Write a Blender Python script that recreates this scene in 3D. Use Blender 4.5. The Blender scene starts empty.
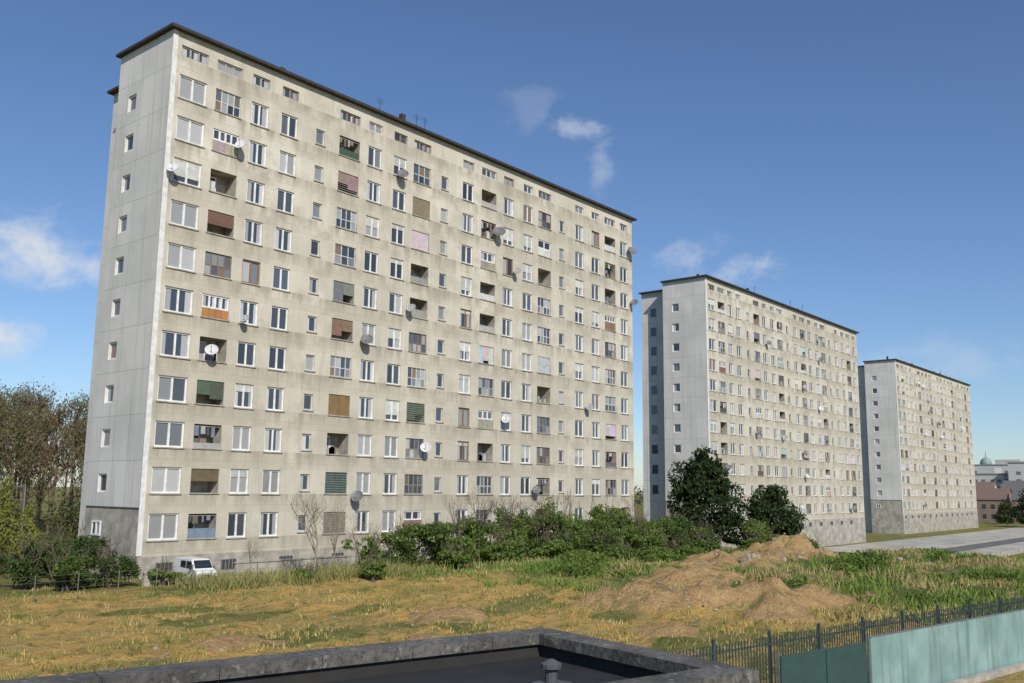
import bpy, bmesh, math, random
import numpy as np
from mathutils import Vector, Matrix
random.seed(7); rng=np.random.default_rng(11)
S=bpy.context.scene
S.view_settings.view_transform='Standard'; S.view_settings.look='None'; S.view_settings.exposure=0
COL=S.collection
# ---------------------------------------------------------------- materials
def newmat(name):
    m=bpy.data.materials.new(name); m.use_nodes=True
    nt=m.node_tree; nt.nodes.clear()
    o=nt.nodes.new('ShaderNodeOutputMaterial'); b=nt.nodes.new('ShaderNodeBsdfPrincipled')
    nt.links.new(b.outputs[0],o.inputs[0]); return m,nt,b,o
def N(nt,t,**k):
    n=nt.nodes.new(t)
    for a,v in k.items(): setattr(n,a,v)
    return n
def setin(nt,sock,v):
    if isinstance(v,bpy.types.NodeSocket): nt.links.new(v,sock)
    else: sock.default_value=v
def math_(nt,op,a,b=0.5,c=None,clamp=False):
    n=N(nt,'ShaderNodeMath',operation=op,use_clamp=clamp); setin(nt,n.inputs[0],a); setin(nt,n.inputs[1],b)
    if c is not None: setin(nt,n.inputs[2],c)
    return n.outputs[0]
def mix(nt,f,a,b,bt='MIX'):
    n=N(nt,'ShaderNodeMix',data_type='RGBA',blend_type=bt)
    setin(nt,n.inputs[0],f); setin(nt,n.inputs[6],a if isinstance(a,bpy.types.NodeSocket) else (*a,1)); setin(nt,n.inputs[7],b if isinstance(b,bpy.types.NodeSocket) else (*b,1))
    return n.outputs[2]
def maprange(nt,v,a,b,c=0.,d=1.):
    n=N(nt,'ShaderNodeMapRange',interpolation_type='SMOOTHSTEP'); setin(nt,n.inputs[0],v)
    for i,x in enumerate((a,b,c,d)): n.inputs[i+1].default_value=x
    return n.outputs[0]
def noise(nt,vec,scale,detail=4,rough=.55,dist=0):
    n=N(nt,'ShaderNodeTexNoise'); n.inputs['Scale'].default_value=scale; n.inputs['Detail'].default_value=detail
    n.inputs['Roughness'].default_value=rough; n.inputs['Distortion'].default_value=dist
    if vec is not None: nt.links.new(vec,n.inputs['Vector'])
    return n.outputs[0]
def scalevec(nt,vec,s):
    n=N(nt,'ShaderNodeVectorMath',operation='MULTIPLY'); nt.links.new(vec,n.inputs[0]); n.inputs[1].default_value=s; return n.outputs[0]
def objvec(nt,rand=True):
    tc=N(nt,'ShaderNodeTexCoord'); 
    if not rand: return tc.outputs['Object']
    oi=N(nt,'ShaderNodeObjectInfo'); m=math_(nt,'MULTIPLY',oi.outputs['Random'],90.)
    a=N(nt,'ShaderNodeVectorMath',operation='ADD'); nt.links.new(tc.outputs['Object'],a.inputs[0])
    c=N(nt,'ShaderNodeCombineXYZ'); nt.links.new(m,c.inputs[0]); nt.links.new(m,c.inputs[1]); nt.links.new(c.outputs[0],a.inputs[1])
    return a.outputs[0]
def bump(nt,b,h,st=.3,d=.05):
    n=N(nt,'ShaderNodeBump'); n.inputs['Strength'].default_value=st; n.inputs['Distance'].default_value=d
    nt.links.new(h,n.inputs['Height']); nt.links.new(n.outputs[0],b.inputs['Normal'])

def facade_mat():
    m,nt,b,o=newmat('stained_render')
    tc=N(nt,'ShaderNodeTexCoord'); sp=N(nt,'ShaderNodeSeparateXYZ'); nt.links.new(tc.outputs['Object'],sp.inputs[0])
    v=objvec(nt); z=sp.outputs[2]
    big=noise(nt,v,.13,3,.6); med=noise(nt,v,.6,4,.65); fine=noise(nt,v,6,3,.7)
    streak=noise(nt,scalevec(nt,v,(1.7,1.7,.2)),1.,3,.6)
    c=mix(nt,maprange(nt,big,.35,.65),(.67,.62,.51),(.50,.455,.365))
    c=mix(nt,maprange(nt,med,.44,.68,0,.7),c,(.36,.32,.25))
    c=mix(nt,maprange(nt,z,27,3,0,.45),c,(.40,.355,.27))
    fr=math_(nt,'FRACT',math_(nt,'DIVIDE',math_(nt,'SUBTRACT',z,2.17),2.75))
    und=maprange(nt,fr,.60,1.0)
    st=math_(nt,'MULTIPLY',und,maprange(nt,streak,.36,.64,0,.72))
    c=mix(nt,st,c,(.25,.215,.16))
    st2=maprange(nt,streak,.55,.76,0,.5); c=mix(nt,st2,c,(.30,.265,.205))
    lt=math_(nt,'MULTIPLY',math_(nt,'LESS_THAN',fr,.57),.2); c=mix(nt,lt,c,(.76,.72,.62))
    j=math_(nt,'LESS_THAN',math_(nt,'ABSOLUTE',math_(nt,'SUBTRACT',fr,.74)),.006)
    vx=math_(nt,'LESS_THAN',math_(nt,'FRACT',math_(nt,'DIVIDE',math_(nt,'ADD',sp.outputs[0],.35),2.66)),.008)
    c=mix(nt,math_(nt,'MULTIPLY',math_(nt,'MAXIMUM',j,vx),.36),c,(.18,.165,.13))
    pid=N(nt,'ShaderNodeCombineXYZ'); nt.links.new(math_(nt,'FLOOR',math_(nt,'DIVIDE',math_(nt,'ADD',sp.outputs[0],.35),2.66)),pid.inputs[0]); nt.links.new(math_(nt,'FLOOR',math_(nt,'DIVIDE',math_(nt,'SUBTRACT',z,4.2),2.75)),pid.inputs[2])
    wn=N(nt,'ShaderNodeTexWhiteNoise'); nt.links.new(pid.outputs[0],wn.inputs[0]); c=mix(nt,math_(nt,'MULTIPLY',wn.outputs[0],.28),c,(.40,.37,.29))
    c=mix(nt,maprange(nt,fine,.35,.7,0,.28),c,(.40,.365,.295))
    nt.links.new(c,b.inputs['Base Color']); b.inputs['Roughness'].default_value=.9
    bump(nt,b,fine,.35,.03); return m
def panel_mat():
    m,nt,b,o=newmat('concrete_end_panels')
    tc=N(nt,'ShaderNodeTexCoord'); sp=N(nt,'ShaderNodeSeparateXYZ'); nt.links.new(tc.outputs['Object'],sp.inputs[0])
    v=objvec(nt); big=noise(nt,v,.3,3,.6); st=noise(nt,scalevec(nt,v,(1,3,.15)),1.,4,.6); fine=noise(nt,v,9,3,.7)
    c=mix(nt,maprange(nt,big,.3,.7),(.68,.66,.62),(.56,.545,.51))
    c=mix(nt,maprange(nt,st,.5,.76,0,.55),c,(.38,.37,.34))
    fz=math_(nt,'FRACT',math_(nt,'DIVIDE',math_(nt,'SUBTRACT',sp.outputs[2],1.32),2.75))
    fy=math_(nt,'FRACT',math_(nt,'DIVIDE',sp.outputs[1],1.75))
    idv=N(nt,'ShaderNodeCombineXYZ')
    nt.links.new(math_(nt,'FLOOR',math_(nt,'DIVIDE',sp.outputs[1],1.75)),idv.inputs[1])
    nt.links.new(math_(nt,'FLOOR',math_(nt,'DIVIDE',math_(nt,'SUBTRACT',sp.outputs[2],1.32),2.75)),idv.inputs[2])
    wn=N(nt,'ShaderNodeTexWhiteNoise'); nt.links.new(idv.outputs[0],wn.inputs[0])
    c=mix(nt,math_(nt,'MULTIPLY',wn.outputs[0],.3),c,(.46,.455,.43))
    j=math_(nt,'MAXIMUM',math_(nt,'LESS_THAN',fz,.012),math_(nt,'LESS_THAN',fy,.018))
    c=mix(nt,math_(nt,'MULTIPLY',j,.65),c,(.2,.2,.18))
    c=mix(nt,maprange(nt,fine,.3,.7,0,.14),c,(.4,.4,.38))
    nt.links.new(c,b.inputs['Base Color']); b.inputs['Roughness'].default_value=.85; bump(nt,b,fine,.2,.02); return m
def simple(name,col,rough=.8,var=.35,scale=3.,metal=0.,bmp=.2):
    m,nt,b,o=newmat(name); v=objvec(nt); n1=noise(nt,v,scale,4,.65)
    d=tuple(x*(1-var) for x in col); c=mix(nt,maprange(nt,n1,.3,.7),col,d)
    nt.links.new(c,b.inputs['Base Color']); b.inputs['Roughness'].default_value=rough; b.inputs['Metallic'].default_value=metal
    if bmp: bump(nt,b,n1,bmp,.03)
    return m
def colmat(name,rough=.6,spec=.5,var=.2,scale=4.,trans=0.):
    m,nt,b,o=newmat(name); a=N(nt,'ShaderNodeVertexColor',layer_name='Col')
    c=a.outputs[0]
    if var:
        v=objvec(nt,False); n1=noise(nt,v,scale,3,.6)
        c=mix(nt,maprange(nt,n1,.3,.7,0,1),a.outputs[0],mix(nt,1.,a.outputs[0],(1-var,1-var,1-var),'MULTIPLY'))
    nt.links.new(c,b.inputs['Base Color']); b.inputs['Roughness'].default_value=rough
    b.inputs['Specular IOR Level'].default_value=spec
    if trans:
        t=N(nt,'ShaderNodeBsdfTranslucent'); nt.links.new(c,t.inputs[0]); ms=N(nt,'ShaderNodeMixShader'); ms.inputs[0].default_value=trans
        nt.links.new(b.outputs[0],ms.inputs[1]); nt.links.new(t.outputs[0],ms.inputs[2]); nt.links.new(ms.outputs[0],o.inputs[0])
    return m
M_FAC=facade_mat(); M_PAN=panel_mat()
M_BASE=simple('plinth_concrete',(.44,.405,.34),.9,.45,1.2)
M_ROOF=simple('roof_bitumen_edge',(.05,.042,.038),.8,.4)
M_GLASS=colmat('window_glass',.05,.9,0)
M_PAINT=colmat('painted_parts',.6,.4,.22,2.5)
M_LEAF=colmat('leaves',.6,.2,0,1.3,.3)
M_GRASS=colmat('grass_blades',.8,.1,0)
M_BARK=simple('bark',(.13,.10,.07),.95,.5,6)
M_METAL=simple('galvanised_metal',(.32,.33,.34),.45,.3,8,.6)
# ---------------------------------------------------------------- mesh builder
class MB:
    def __init__(s): s.v=[];s.f=[];s.m=[];s.c=[]
    def quad(s,ps,mat=0,col=(1,1,1)):
        n=len(s.v); s.v.extend(ps); s.f.append(tuple(range(n,n+len(ps)))); s.m.append(mat); s.c.append(col)
    def box(s,x0,x1,y0,y1,z0,z1,mat=0,col=(1,1,1),P=None):
        c=[(x0,y0,z0),(x1,y0,z0),(x1,y1,z0),(x0,y1,z0),(x0,y0,z1),(x1,y0,z1),(x1,y1,z1),(x0,y1,z1)]
        if P: c=[P(*q) for q in c]
        n=len(s.v); s.v.extend(c)
        for f in ((3,2,1,0),(4,5,6,7),(0,1,5,4),(1,2,6,5),(2,3,7,6),(3,0,4,7)):
            s.f.append(tuple(n+i for i in f)); s.m.append(mat); s.c.append(col)
    def obj(s,name,mats,parent=None,loc=(0,0,0),smooth=False):
        me=bpy.data.meshes.new(name); me.from_pydata(s.v,[],s.f); 
        for m in mats: me.materials.append(m)
        me.polygons.foreach_set('material_index',s.m)
        ca=me.color_attributes.new('Col','FLOAT_COLOR','CORNER')
        arr=[]
        for f,c in zip(s.f,s.c): arr.extend((c[0],c[1],c[2],1.)*len(f))
        ca.data.foreach_set('color',arr)
        if smooth: me.polygons.foreach_set('use_smooth',[True]*len(s.f))
        me.update(); o=bpy.data.objects.new(name,me); COL.objects.link(o); o.location=loc
        if parent: o.parent=parent
        return o
def empty(name,loc=(0,0,0)):
    e=bpy.data.objects.new(name,None); COL.objects.link(e); e.location=loc; e.empty_display_size=.5; return e
def tube(mb,p0,p1,r0,r1,n=6,mat=0,col=(1,1,1)):
    p0=Vector(p0);p1=Vector(p1);d=(p1-p0)
    if d.length<1e-5:return
    d.normalize(); a=d.orthogonal().normalized(); b=d.cross(a)
    k=len(mb.v)
    for p,r in((p0,r0),(p1,r1)):
        for i in range(n):
            t=2*math.pi*i/n; mb.v.append(tuple(p+a*math.cos(t)*r+b*math.sin(t)*r))
    for i in range(n):
        j=(i+1)%n; mb.f.append((k+i,k+j,k+n+j,k+n+i)); mb.m.append(mat); mb.c.append(col)
    if n>4:
        mb.f.append(tuple(k+n+i for i in range(n))); mb.m.append(mat); mb.c.append(col)
        mb.f.append(tuple(k+n-1-i for i in range(n))); mb.m.append(mat); mb.c.append(col)
# ---------------------------------------------------------------- satellite dish
def dish(mb,p,r,col=(.6,.6,.6)):
    az=math.radians(random.uniform(200,250))
    d=Vector((math.cos(az)*.85,math.sin(az)*.85,.5)).normalized()
    a=d.orthogonal().normalized(); b=d.cross(a); p=Vector(p); R=4;n=14
    for sgn in (0,.02):
        base=len(mb.v)
        mb.v.append(tuple(p-d*(r*.28+sgn)))
        for i in range(1,R+1):
            q=i/R
            for j in range(n):
                t=2*math.pi*j/n; mb.v.append(tuple(p+(a*math.cos(t)+b*math.sin(t))*r*q-d*(r*.28*(1-q*q)+sgn)))
        for j in range(n):
            mb.f.append((base,base+1+j,base+1+(j+1)%n)); mb.m.append(0); mb.c.append(col)
            for i in range(R-1):
                mb.f.append((base+1+i*n+j,base+1+(i+1)*n+j,base+1+(i+1)*n+(j+1)%n,base+1+i*n+(j+1)%n)); mb.m.append(0); mb.c.append(col)
    c2=(.25,.25,.26)
    tube(mb,p-d*r*.3,(p.x,.02,p.z-.25),.03,.03,5,0,c2)
    lo=p-Vector((0,0,1))*r*.9
    tube(mb,lo-d*.05,p+d*r*.75,.018,.018,5,0,c2); tube(mb,p+d*r*.72,p+d*r*.9,.05,.04,6,0,(.5,.5,.5))
# ---------------------------------------------------------------- slab block
STO=2.75; Z0=2.95; H=34.0; DE=6.55
W_,L_,N_,S_='W','L','N','S'
dims={W_:(1.95,.78),N_:(1.40,.78),S_:(.80,.56),L_:(1.95,.74),'E':(1.05,.56)}
cols_main=[(1.55,W_),(4.15,L_),(6.65,N_),(9.1,N_),(11.85,S_),(14.6,L_),(17.15,N_),(19.8,N_),(22.25,L_),(24.9,S_),(27.8,N_),(30.5,L_),(33.2,N_),(36.0,N_),(38.5,L_),(41.2,S_),(44.1,N_),(46.9,N_),(49.5,L_),(52.1,N_)]
PALETTE=[(.62,.62,.6)]*5+[(.45,.43,.38)]*4+[(.24,.14,.08)]*2+[(.06,.10,.07),(.26,.17,.12),(.35,.33,.28),(.45,.40,.28),(.14,.14,.14),(.2,.22,.25)]
CLUT=[(.6,.6,.62),(.4,.4,.42),(.2,.22,.28),(.3,.2,.15),(.15,.13,.1),(.5,.47,.4),(.08,.08,.09)]
def glasscol(R):
    r=R.random()
    if r<.48: v=R.uniform(.03,.09); return (v,v*1.15,v*1.35)
    if r<.86: v=R.uniform(.18,.45); return (v,v*1.0,v*.98)
    if r<.89: return (R.uniform(.15,.25),.14,.1)
    v=R.uniform(.1,.2); return (v,v*1.05,v*1.15)
def window(fr,gl,x0,x1,z0,z1,panes,R,P,fc=None,depth=.12):
    fc=fc or (.8,.8,.78); t=.10
    fr.box(x0,x0+t,depth-.03,depth+.05,z0,z1,0,fc,P); fr.box(x1-t,x1,depth-.03,depth+.05,z0,z1,0,fc,P)
    fr.box(x0+t,x1-t,depth-.03,depth+.05,z0,z0+t,0,fc,P); fr.box(x0+t,x1-t,depth-.03,depth+.05,z1-t,z1,0,fc,P)
    w=(x1-x0-2*t)/panes; base=glasscol(R); r=R.random()
    for i in range(panes):
        a=x0+t+i*w; b=a+w
        if i>0: fr.box(a-.065,a+.065,depth-.025,depth+.05,z0+t,z1-t,0,fc,P)
        dy=[R.uniform(-.012,.012) for _ in range(4)]
        d=depth+.03
        c=base if R.random()<.8 else glasscol(R)
        if r<.38:
            k=R.uniform(.25,.6); cu=(R.uniform(.3,.55),)*3; mid=a+w*(k if i==0 else 1-k); dk_=(.05,.06,.075)
            A,B=(cu,dk_) if i==0 else (dk_,cu)
            gl.quad([P(a,d,z0+t),P(mid,d,z0+t),P(mid,d,z1-t),P(a,d,z1-t)],0,A)
            gl.quad([P(mid,d,z0+t),P(b,d,z0+t),P(b,d,z1-t),P(mid,d,z1-t)],0,B)
        else:
            gl.quad([P(a,d+dy[0],z0+t),P(b,d+dy[1],z0+t),P(b,d+dy[2],z1-t),P(a,d+dy[3],z1-t)],0,c)
    if R.random()<.2 and z1-z0>1.3:
        f=R.choice([.2,.3,.5,.75]); g=R.uniform(.45,.65)
        fr.box(x0+t,x1-t,depth-.015,depth+.02,z1-t-(z1-z0-2*t)*f,z1-t,0,(g,g,g*.93),P)
def loggia(fr,gl,wl,x0,x1,z0,z1,R,P,var,pcx=None):
    D=1.15
    for ps in ([(x0,.0,z0),(x0,D,z0),(x0,D,z1),(x0,.0,z1)],[(x1,.0,z0),(x1,D,z0),(x1,D,z1),(x1,.0,z1)],[(x0,0,z0),(x1,0,z0),(x1,D,z0),(x0,D,z0)],[(x0,0,z1),(x1,0,z1),(x1,D,z1),(x0,D,z1)],[(x0,D,z0),(x1,D,z0),(x1,D,z1),(x0,D,z1)]):
        wl.quad([P(*q) for q in ps],2,(1,1,1))
    pc=pcx or R.choice(PALETTE); w=x1-x0; h=z1-z0
    if var=='open':
        window(fr,gl,x0+.2,x0+w*.55,z0+.02,z1-.15,1,R,lambda u,d,z:P(u,d+D-.25,z))
        if R.random()<.6:
            hh=h*R.uniform(.2,.45); fr.box(x0+.02,x1-.02,.03,.07,z0,z0+hh,0,pc,P)
        for _ in range(R.randint(1,4)):
            a=R.uniform(x0+.1,x1-.5); q=R.uniform(.2,.5)
            fr.box(a,a+q,.25,.25+q*.7,z0+.005,z0+R.uniform(.3,.8),0,R.choice(CLUT),P)
        if R.random()<.3:
            fr.box(x0+.05,x1-.05,.1,.12,z1-.13,z1-.11,0,(.5,.5,.5),P)
            a=x0+.1
            while a<x1-.35:
                ww=R.uniform(.12,.4); fr.box(a,a+ww,.1,.125,z1-.14-R.uniform(.25,.7),z1-.131,0,R.choice(CLUT),P); a+=ww+R.uniform(.03,.3)
    elif var=='glazed':
        fc=R.choice([(.62,.62,.6)]*3+[(.3,.28,.25),(.42,.41,.37),(.26,.16,.1)]); n=R.choice([3,4,4]); t=.06
        for i in range(n+1):
            a=x0+(w-t)*i/n; fr.box(a,a+t,.06,.13,z0,z1,0,fc,P)
        for q in (0,.45,1):
            fr.box(x0+.06,x1-.06,.07,.12,z0+(h-t)*q,z0+(h-t)*q+t,0,fc,P)
        for i in range(n):
            a=x0+w*i/n; b=x0+w*(i+1)/n
            for q0,q1 in((0,.47),(.47,1)):
                c=glasscol(R); dy=R.uniform(-.02,.02)
                gl.quad([P(a,.1,z0+h*q0),P(b,.1+dy,z0+h*q0),P(b,.1,z0+h*q1),P(a,.1-dy,z0+h*q1)],0,c)
    elif var=='panel':
        k=R.uniform(.35,.6); n=R.choice([2,3,4])
        for i in range(n):
            a=x0+w*i/n; fr.box(a+.01,a+w/n-.01,.05,.1,z0,z0+h*k,0,tuple(x*R.uniform(.8,1.15) for x in pc),P)
        window(fr,gl,x0,x1,z0+h*k+.003,z1,n,R,P,depth=.09)
    else:
        k=R.choice([1.,.8,.6]); n=R.choice([1,2,3])
        for i in range(n):
            a=x0+w*i/n; kk=k if R.random()<.7 else R.uniform(.5,1)
            fr.box(a+.01,a+w/n-.01,.06,.1,z1-h*kk,z1,0,tuple(x*R.uniform(.75,1.1) for x in pc),P)
        if R.random()<.5:
            for i in range(9): fr.box(x0+.02,x1-.02,.045,.058,z0+h*i/9,z0+h*i/9+.03,0,(.3,.3,.3),P)
def block(ox,oy,L,cols,seed,dishes,zb=-5.,over=None):
    R=random.Random(seed); e=empty('apartment_block',(ox,oy,0))
    wl,fr,gl,rf,sl=MB(),MB(),MB(),MB(),MB()
    P=lambda u,d,z:(u,d,z)
    rows=[Z0+STO*k for k in range(11)]
    def strips(cols,Lx,zlo,zhi,P,mat,att=True,rws=rows,dz=0):
        prev=0.
        for (xc,ty) in cols:
            w,h=dims[ty]; x0=xc-w/2;x1=xc+w/2
            wl.quad([P(prev,0,zlo),P(x0,0,zlo),P(x0,0,zhi),P(prev,0,zhi)],mat)
            zz=zlo; ops=[(z+dz-h,z+dz+h,0,i) for i,z in enumerate(rws)]
            if att and ty!=S_: ops.append((32.83-.38,32.83+.36,1,11))
            for (a,b,isatt,k) in ops:
                wl.quad([P(x0,0,zz),P(x1,0,zz),P(x1,0,a),P(x0,0,a)],mat); zz=b
                for ps in ([(x0,0,a),(x0,.2,a),(x0,.2,b),(x0,0,b)],[(x1,0,a),(x1,.2,a),(x1,.2,b),(x1,0,b)],[(x0,0,a),(x1,0,a),(x1,.2,a),(x0,.2,a)],[(x0,0,b),(x1,0,b),(x1,.2,b),(x0,.2,b)]):
                    if not(ty==L_ and not isatt): wl.quad([P(*q) for q in ps],mat)
                if isatt:
                    window(fr,gl,x0,x1,a,b,3 if w>1.6 else 2,R,P,fc=R.choice([(.6,.6,.57),(.42,.4,.37),(.28,.22,.17),(.38,.36,.33)]))
                elif ty==L_:
                    q=(over or {}).get((round(xc,1),k)) or (R.choices(['open','glazed','panel','blind'],[.27,.43,.15,.15])[0],None)
                    loggia(fr,gl,wl,x0,x1,a,b,R,P,q[0],q[1])
                else:
                    fc=None
                    if ty==S_: fc=(.55,.55,.53)
                    elif R.random()<.05: fc=(.26,.15,.08)
                    window(fr,gl,x0,x1,a,b,{W_:2,N_:2,S_:1,'E':1}[ty],R,P,fc)
                if not isatt and mat==0:
                    sl.box(x0-.07,x1+.07,-.07,.07,a-.075,a-.004,0,(1,1,1),P)
            wl.quad([P(x0,0,zz),P(x1,0,zz),P(x1,0,zhi),P(x0,0,zhi)],mat); prev=x1
        wl.quad([P(prev,0,zlo),P(Lx,0,zlo),P(Lx,0,zhi),P(prev,0,zhi)],mat)
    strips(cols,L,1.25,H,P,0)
    wl.box(0,L,-.06,.0-.002,zb,1.25,2)
    for i in range(int(L/4.4)):
        a=1.2+i*4.4
        fr.box(a,a+1.1,-.085,-.058,.25,.85,0,(.06,.06,.065))
        for j in range(5): fr.box(a+.02+j*.26,a+.05+j*.26,-.1,-.086,.25,.85,0,(.3,.3,.3))
    PW=lambda u,d,z:(d-.08,DE-u,z)
    strips([(1.95,'E')],DE,4.07,H-.01,PW,1,False,rows[1:],-.2)
    wl.quad([(-.08,0,4.07),(0,0,4.07),(0,0,H),(-.08,0,H)],1)
    wl.quad([(-.08,DE,4.07),(0,DE,4.07),(0,DE,H),(-.08,DE,H)],1)
    wl.quad([(-.08,0,4.07),(0,0,4.07),(0,DE,4.07),(-.08,DE,4.07)],1)
    wl.quad([(0,0,zb),(0,DE,zb),(0,DE,4.07),(0,0,4.07)],2)
    window(fr,gl,1.0,2.1,2.3,3.2,2,R,lambda u,d,z:(d-.16,DE-u,z))
    fr.box(-.079,.26,-.05,-.003,1.3,H-.02,0,(.74,.73,.69))
    wl.quad([(L,0,zb),(L,DE,zb),(L,DE,H),(L,0,H)],1); wl.quad([(0,DE,zb),(L,DE,zb),(L,DE,H),(0,DE,H)],0)
    wl.quad([(0,0,H),(L,0,H),(L,DE,H),(0,DE,H)],2)
    xb=1.9; yb=DE+.01
    wl.quad([(xb,yb,zb),(xb,11.2,zb),(xb,11.2,33.3),(xb,yb,33.3)],1)
    wl.quad([(L-xb,yb,zb),(L-xb,11.2,zb),(L-xb,11.2,33.3),(L-xb,yb,33.3)],1)
    wl.quad([(xb,11.2,zb),(L-xb,11.2,zb),(L-xb,11.2,33.3),(xb,11.2,33.3)],0)
    for k in range(1,11):
        z=rows[k]; fr.box(xb-.03,xb+.02,8.7,9.8,z-.8,z+.6,0,(.6,.6,.58)); gl.quad([(xb-.04,8.8,z-.7),(xb-.04,9.7,z-.7),(xb-.04,9.7,z+.5),(xb-.04,8.8,z+.5)],0,(.08,.09,.11))
    rf.box(-.40,L+.4,-.42,DE+.18,H+.003,H+.17); rf.box(-.36,L+.35,-.38,DE+.12,H+.17,H+.22)
    rf.box(xb-.45,L-xb+.3,DE+.2,11.4,33.3,33.48)
    for i in range(int(L/6)):
        x=2+i*6+R.uniform(-1,1); y=R.uniform(.3,2); s=R.uniform(.25,.5); rf.box(x,x+s,y,y+s,H+.22,H+.22+R.uniform(.4,.9))
    for i in range(3):
        x=R.uniform(16,L-4); tube(rf,(x,.6,H+.2),(x,.6,H+1.7),.025,.02,5)
        for q in range(3): tube(rf,(x-.35,.6,H+1.3+q*.15),(x+.35,.6,H+1.3+q*.15),.012,.012,4)
    wl.obj('walls',[M_FAC,M_PAN,M_BASE],e); fr.obj('window_frames_and_loggias',[M_PAINT],e)
    gl.obj('window_panes',[M_GLASS],e); rf.obj('roof',[M_ROOF],e); sl.obj('window_sills',[M_BASE],e)
    dm=MB()
    for (x,z,r,c) in dishes: dish(dm,(x,-.55,z),r,c)
    dm.obj('satellite_dishes',[M_PAINT],e)
    return e
k=lambda i:Z0+STO*i
lt=(.6,.6,.6); dk=(.16,.16,.17); md=(.38,.38,.38)
D1=[(.25,k(8)-.1,.42,lt),(4.9,k(9)+.05,.42,lt),(3.7,k(4)-.1,.42,lt),(6.0,k(5)-.5,.3,md),(19.6,k(10)-.7,.45,dk),(31.3,k(9),.55,dk),(33.8,k(8)-.3,.35,md),(16.5,k(5)-.5,.45,dk),(20.9,k(6)-.2,.38,md),(22.9,k(2)+.1,.45,lt),(32.6,k(3)+.2,.45,lt),(16.1,k(1)-.9,.45,dk),(36.9,k(1)-.3,.4,dk),(52.9,k(10),.5,dk),(53.2,k(8),.4,dk),(45,k(4)-.6,.38,md)]
ov={(4.2,10):('glazed',None),(4.2,9):('panel',(.42,.38,.33)),(4.2,8):('open',(.55,.54,.5)),(4.2,7):('blind',(.22,.12,.07)),(4.2,6):('glazed',None),(4.2,5):('panel',(.45,.2,.08)),(4.2,4):('open',(.6,.6,.6)),(4.2,3):('blind',(.10,.13,.09)),(4.2,2):('open',(.4,.4,.38)),(4.2,1):('blind',(.2,.13,.09)),(4.2,0):('open',(.2,.25,.32)),
    (14.6,9):('blind',(.40,.27,.22)),(14.6,3):('blind',(.26,.17,.08)),(22.2,9):('blind',(.3,.27,.13)),(22.2,3):('blind',(.07,.1,.06)),(22.2,7):('open',(.3,.3,.28))}
block(0,0,53.7,cols_main,3,D1,over=ov)
def rdish(seed,n):
    R=random.Random(seed); return [(R.choice([4.6,14.2,22.7,30.9,38,49.9,18.4,28.8])+R.uniform(-.5,.5),k(R.randint(0,10))+R.uniform(-.6,.3),R.uniform(.33,.45),R.choice([lt,dk,md])) for _ in range(n)]
c2=[(x*56.9/53.7,t) for x,t in cols_main]
block(82.3,6.5,56.9,c2,21,rdish(5,14))
block(178,12.0,60.5,[(x*60.5/53.7,t) for x,t in cols_main],37,rdish(8,12))
# ---------------------------------------------------------------- noise for python
LAT=rng.random((64,64,16))
def vn(x,y,z=None):
    x=np.asarray(x,float);y=np.asarray(y,float);z=np.zeros_like(x) if z is None else np.asarray(z,float)
    xi=np.floor(x).astype(int);yi=np.floor(y).astype(int);zi=np.floor(z).astype(int)
    fx=x-xi;fy=y-yi;fz=z-zi; fx=fx*fx*(3-2*fx);fy=fy*fy*(3-2*fy);fz=fz*fz*(3-2*fz)
    g=lambda a,b,c:LAT[(xi+a)%64,(yi+b)%64,(zi+c)%16]
    l=lambda a,b,t:a+(b-a)*t
    return l(l(l(g(0,0,0),g(1,0,0),fx),l(g(0,1,0),g(1,1,0),fx),fy),l(l(g(0,0,1),g(1,0,1),fx),l(g(0,1,1),g(1,1,1),fx),fy),fz)
def fbm(x,y,o=4):
    s=0;a=.5
    for i in range(o): s=s+a*(vn(x*2**i+i*7.3,y*2**i+i*3.1)-.5)*2; a*=.5
    return s
def sst(a,b,x): t=np.clip((x-a)/(b-a),0,1); return t*t*(3-2*t)
MOUNDS=[(47,-18.5,3.2,2.8,1.7,1),(50.5,-20,2.6,2.2,1.0,1),
 (9.6,-29.0,1.5,1.3,1.2,1),(11.6,-31.0,1.6,1.3,1.2,1),(13.8,-32.8,1.5,1.2,.95,1),(16,-34,1.5,1.1,.8,1),(7.6,-27.2,1.3,1.1,.8,1),(14,-30,1.4,1.1,.6,.8),(11,-34,1.4,1.0,.5,1),
 (1,-24,1.4,1.0,.55,1),(-5,-29,1.3,.9,.45,1),(-10,-24,1.4,.8,.4,1),(-15,-30,1.3,.8,.35,1),(4,-33,1.3,.9,.4,1),(-2,-36,1.4,.8,.35,1),
 (27,-27,4,2.5,1.0,.3),(62,-24,5,3,1.2,.2),(72,-22,5,3,1.5,.8),(84,-24,7,4,1.1,.8),(38,-28,5,3,1.1,0.),(97,-25,7,3,1.0,.6),(33,-20,4,3,1.2,.8),(57,-32,6,3,1.,0.),(22,-24,3,2,.9,.8),(28,-33,4,2.2,.7,0.),(40,-22,3,2,.8,.8),(66,-30,4,2,.9,.7)]
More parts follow.
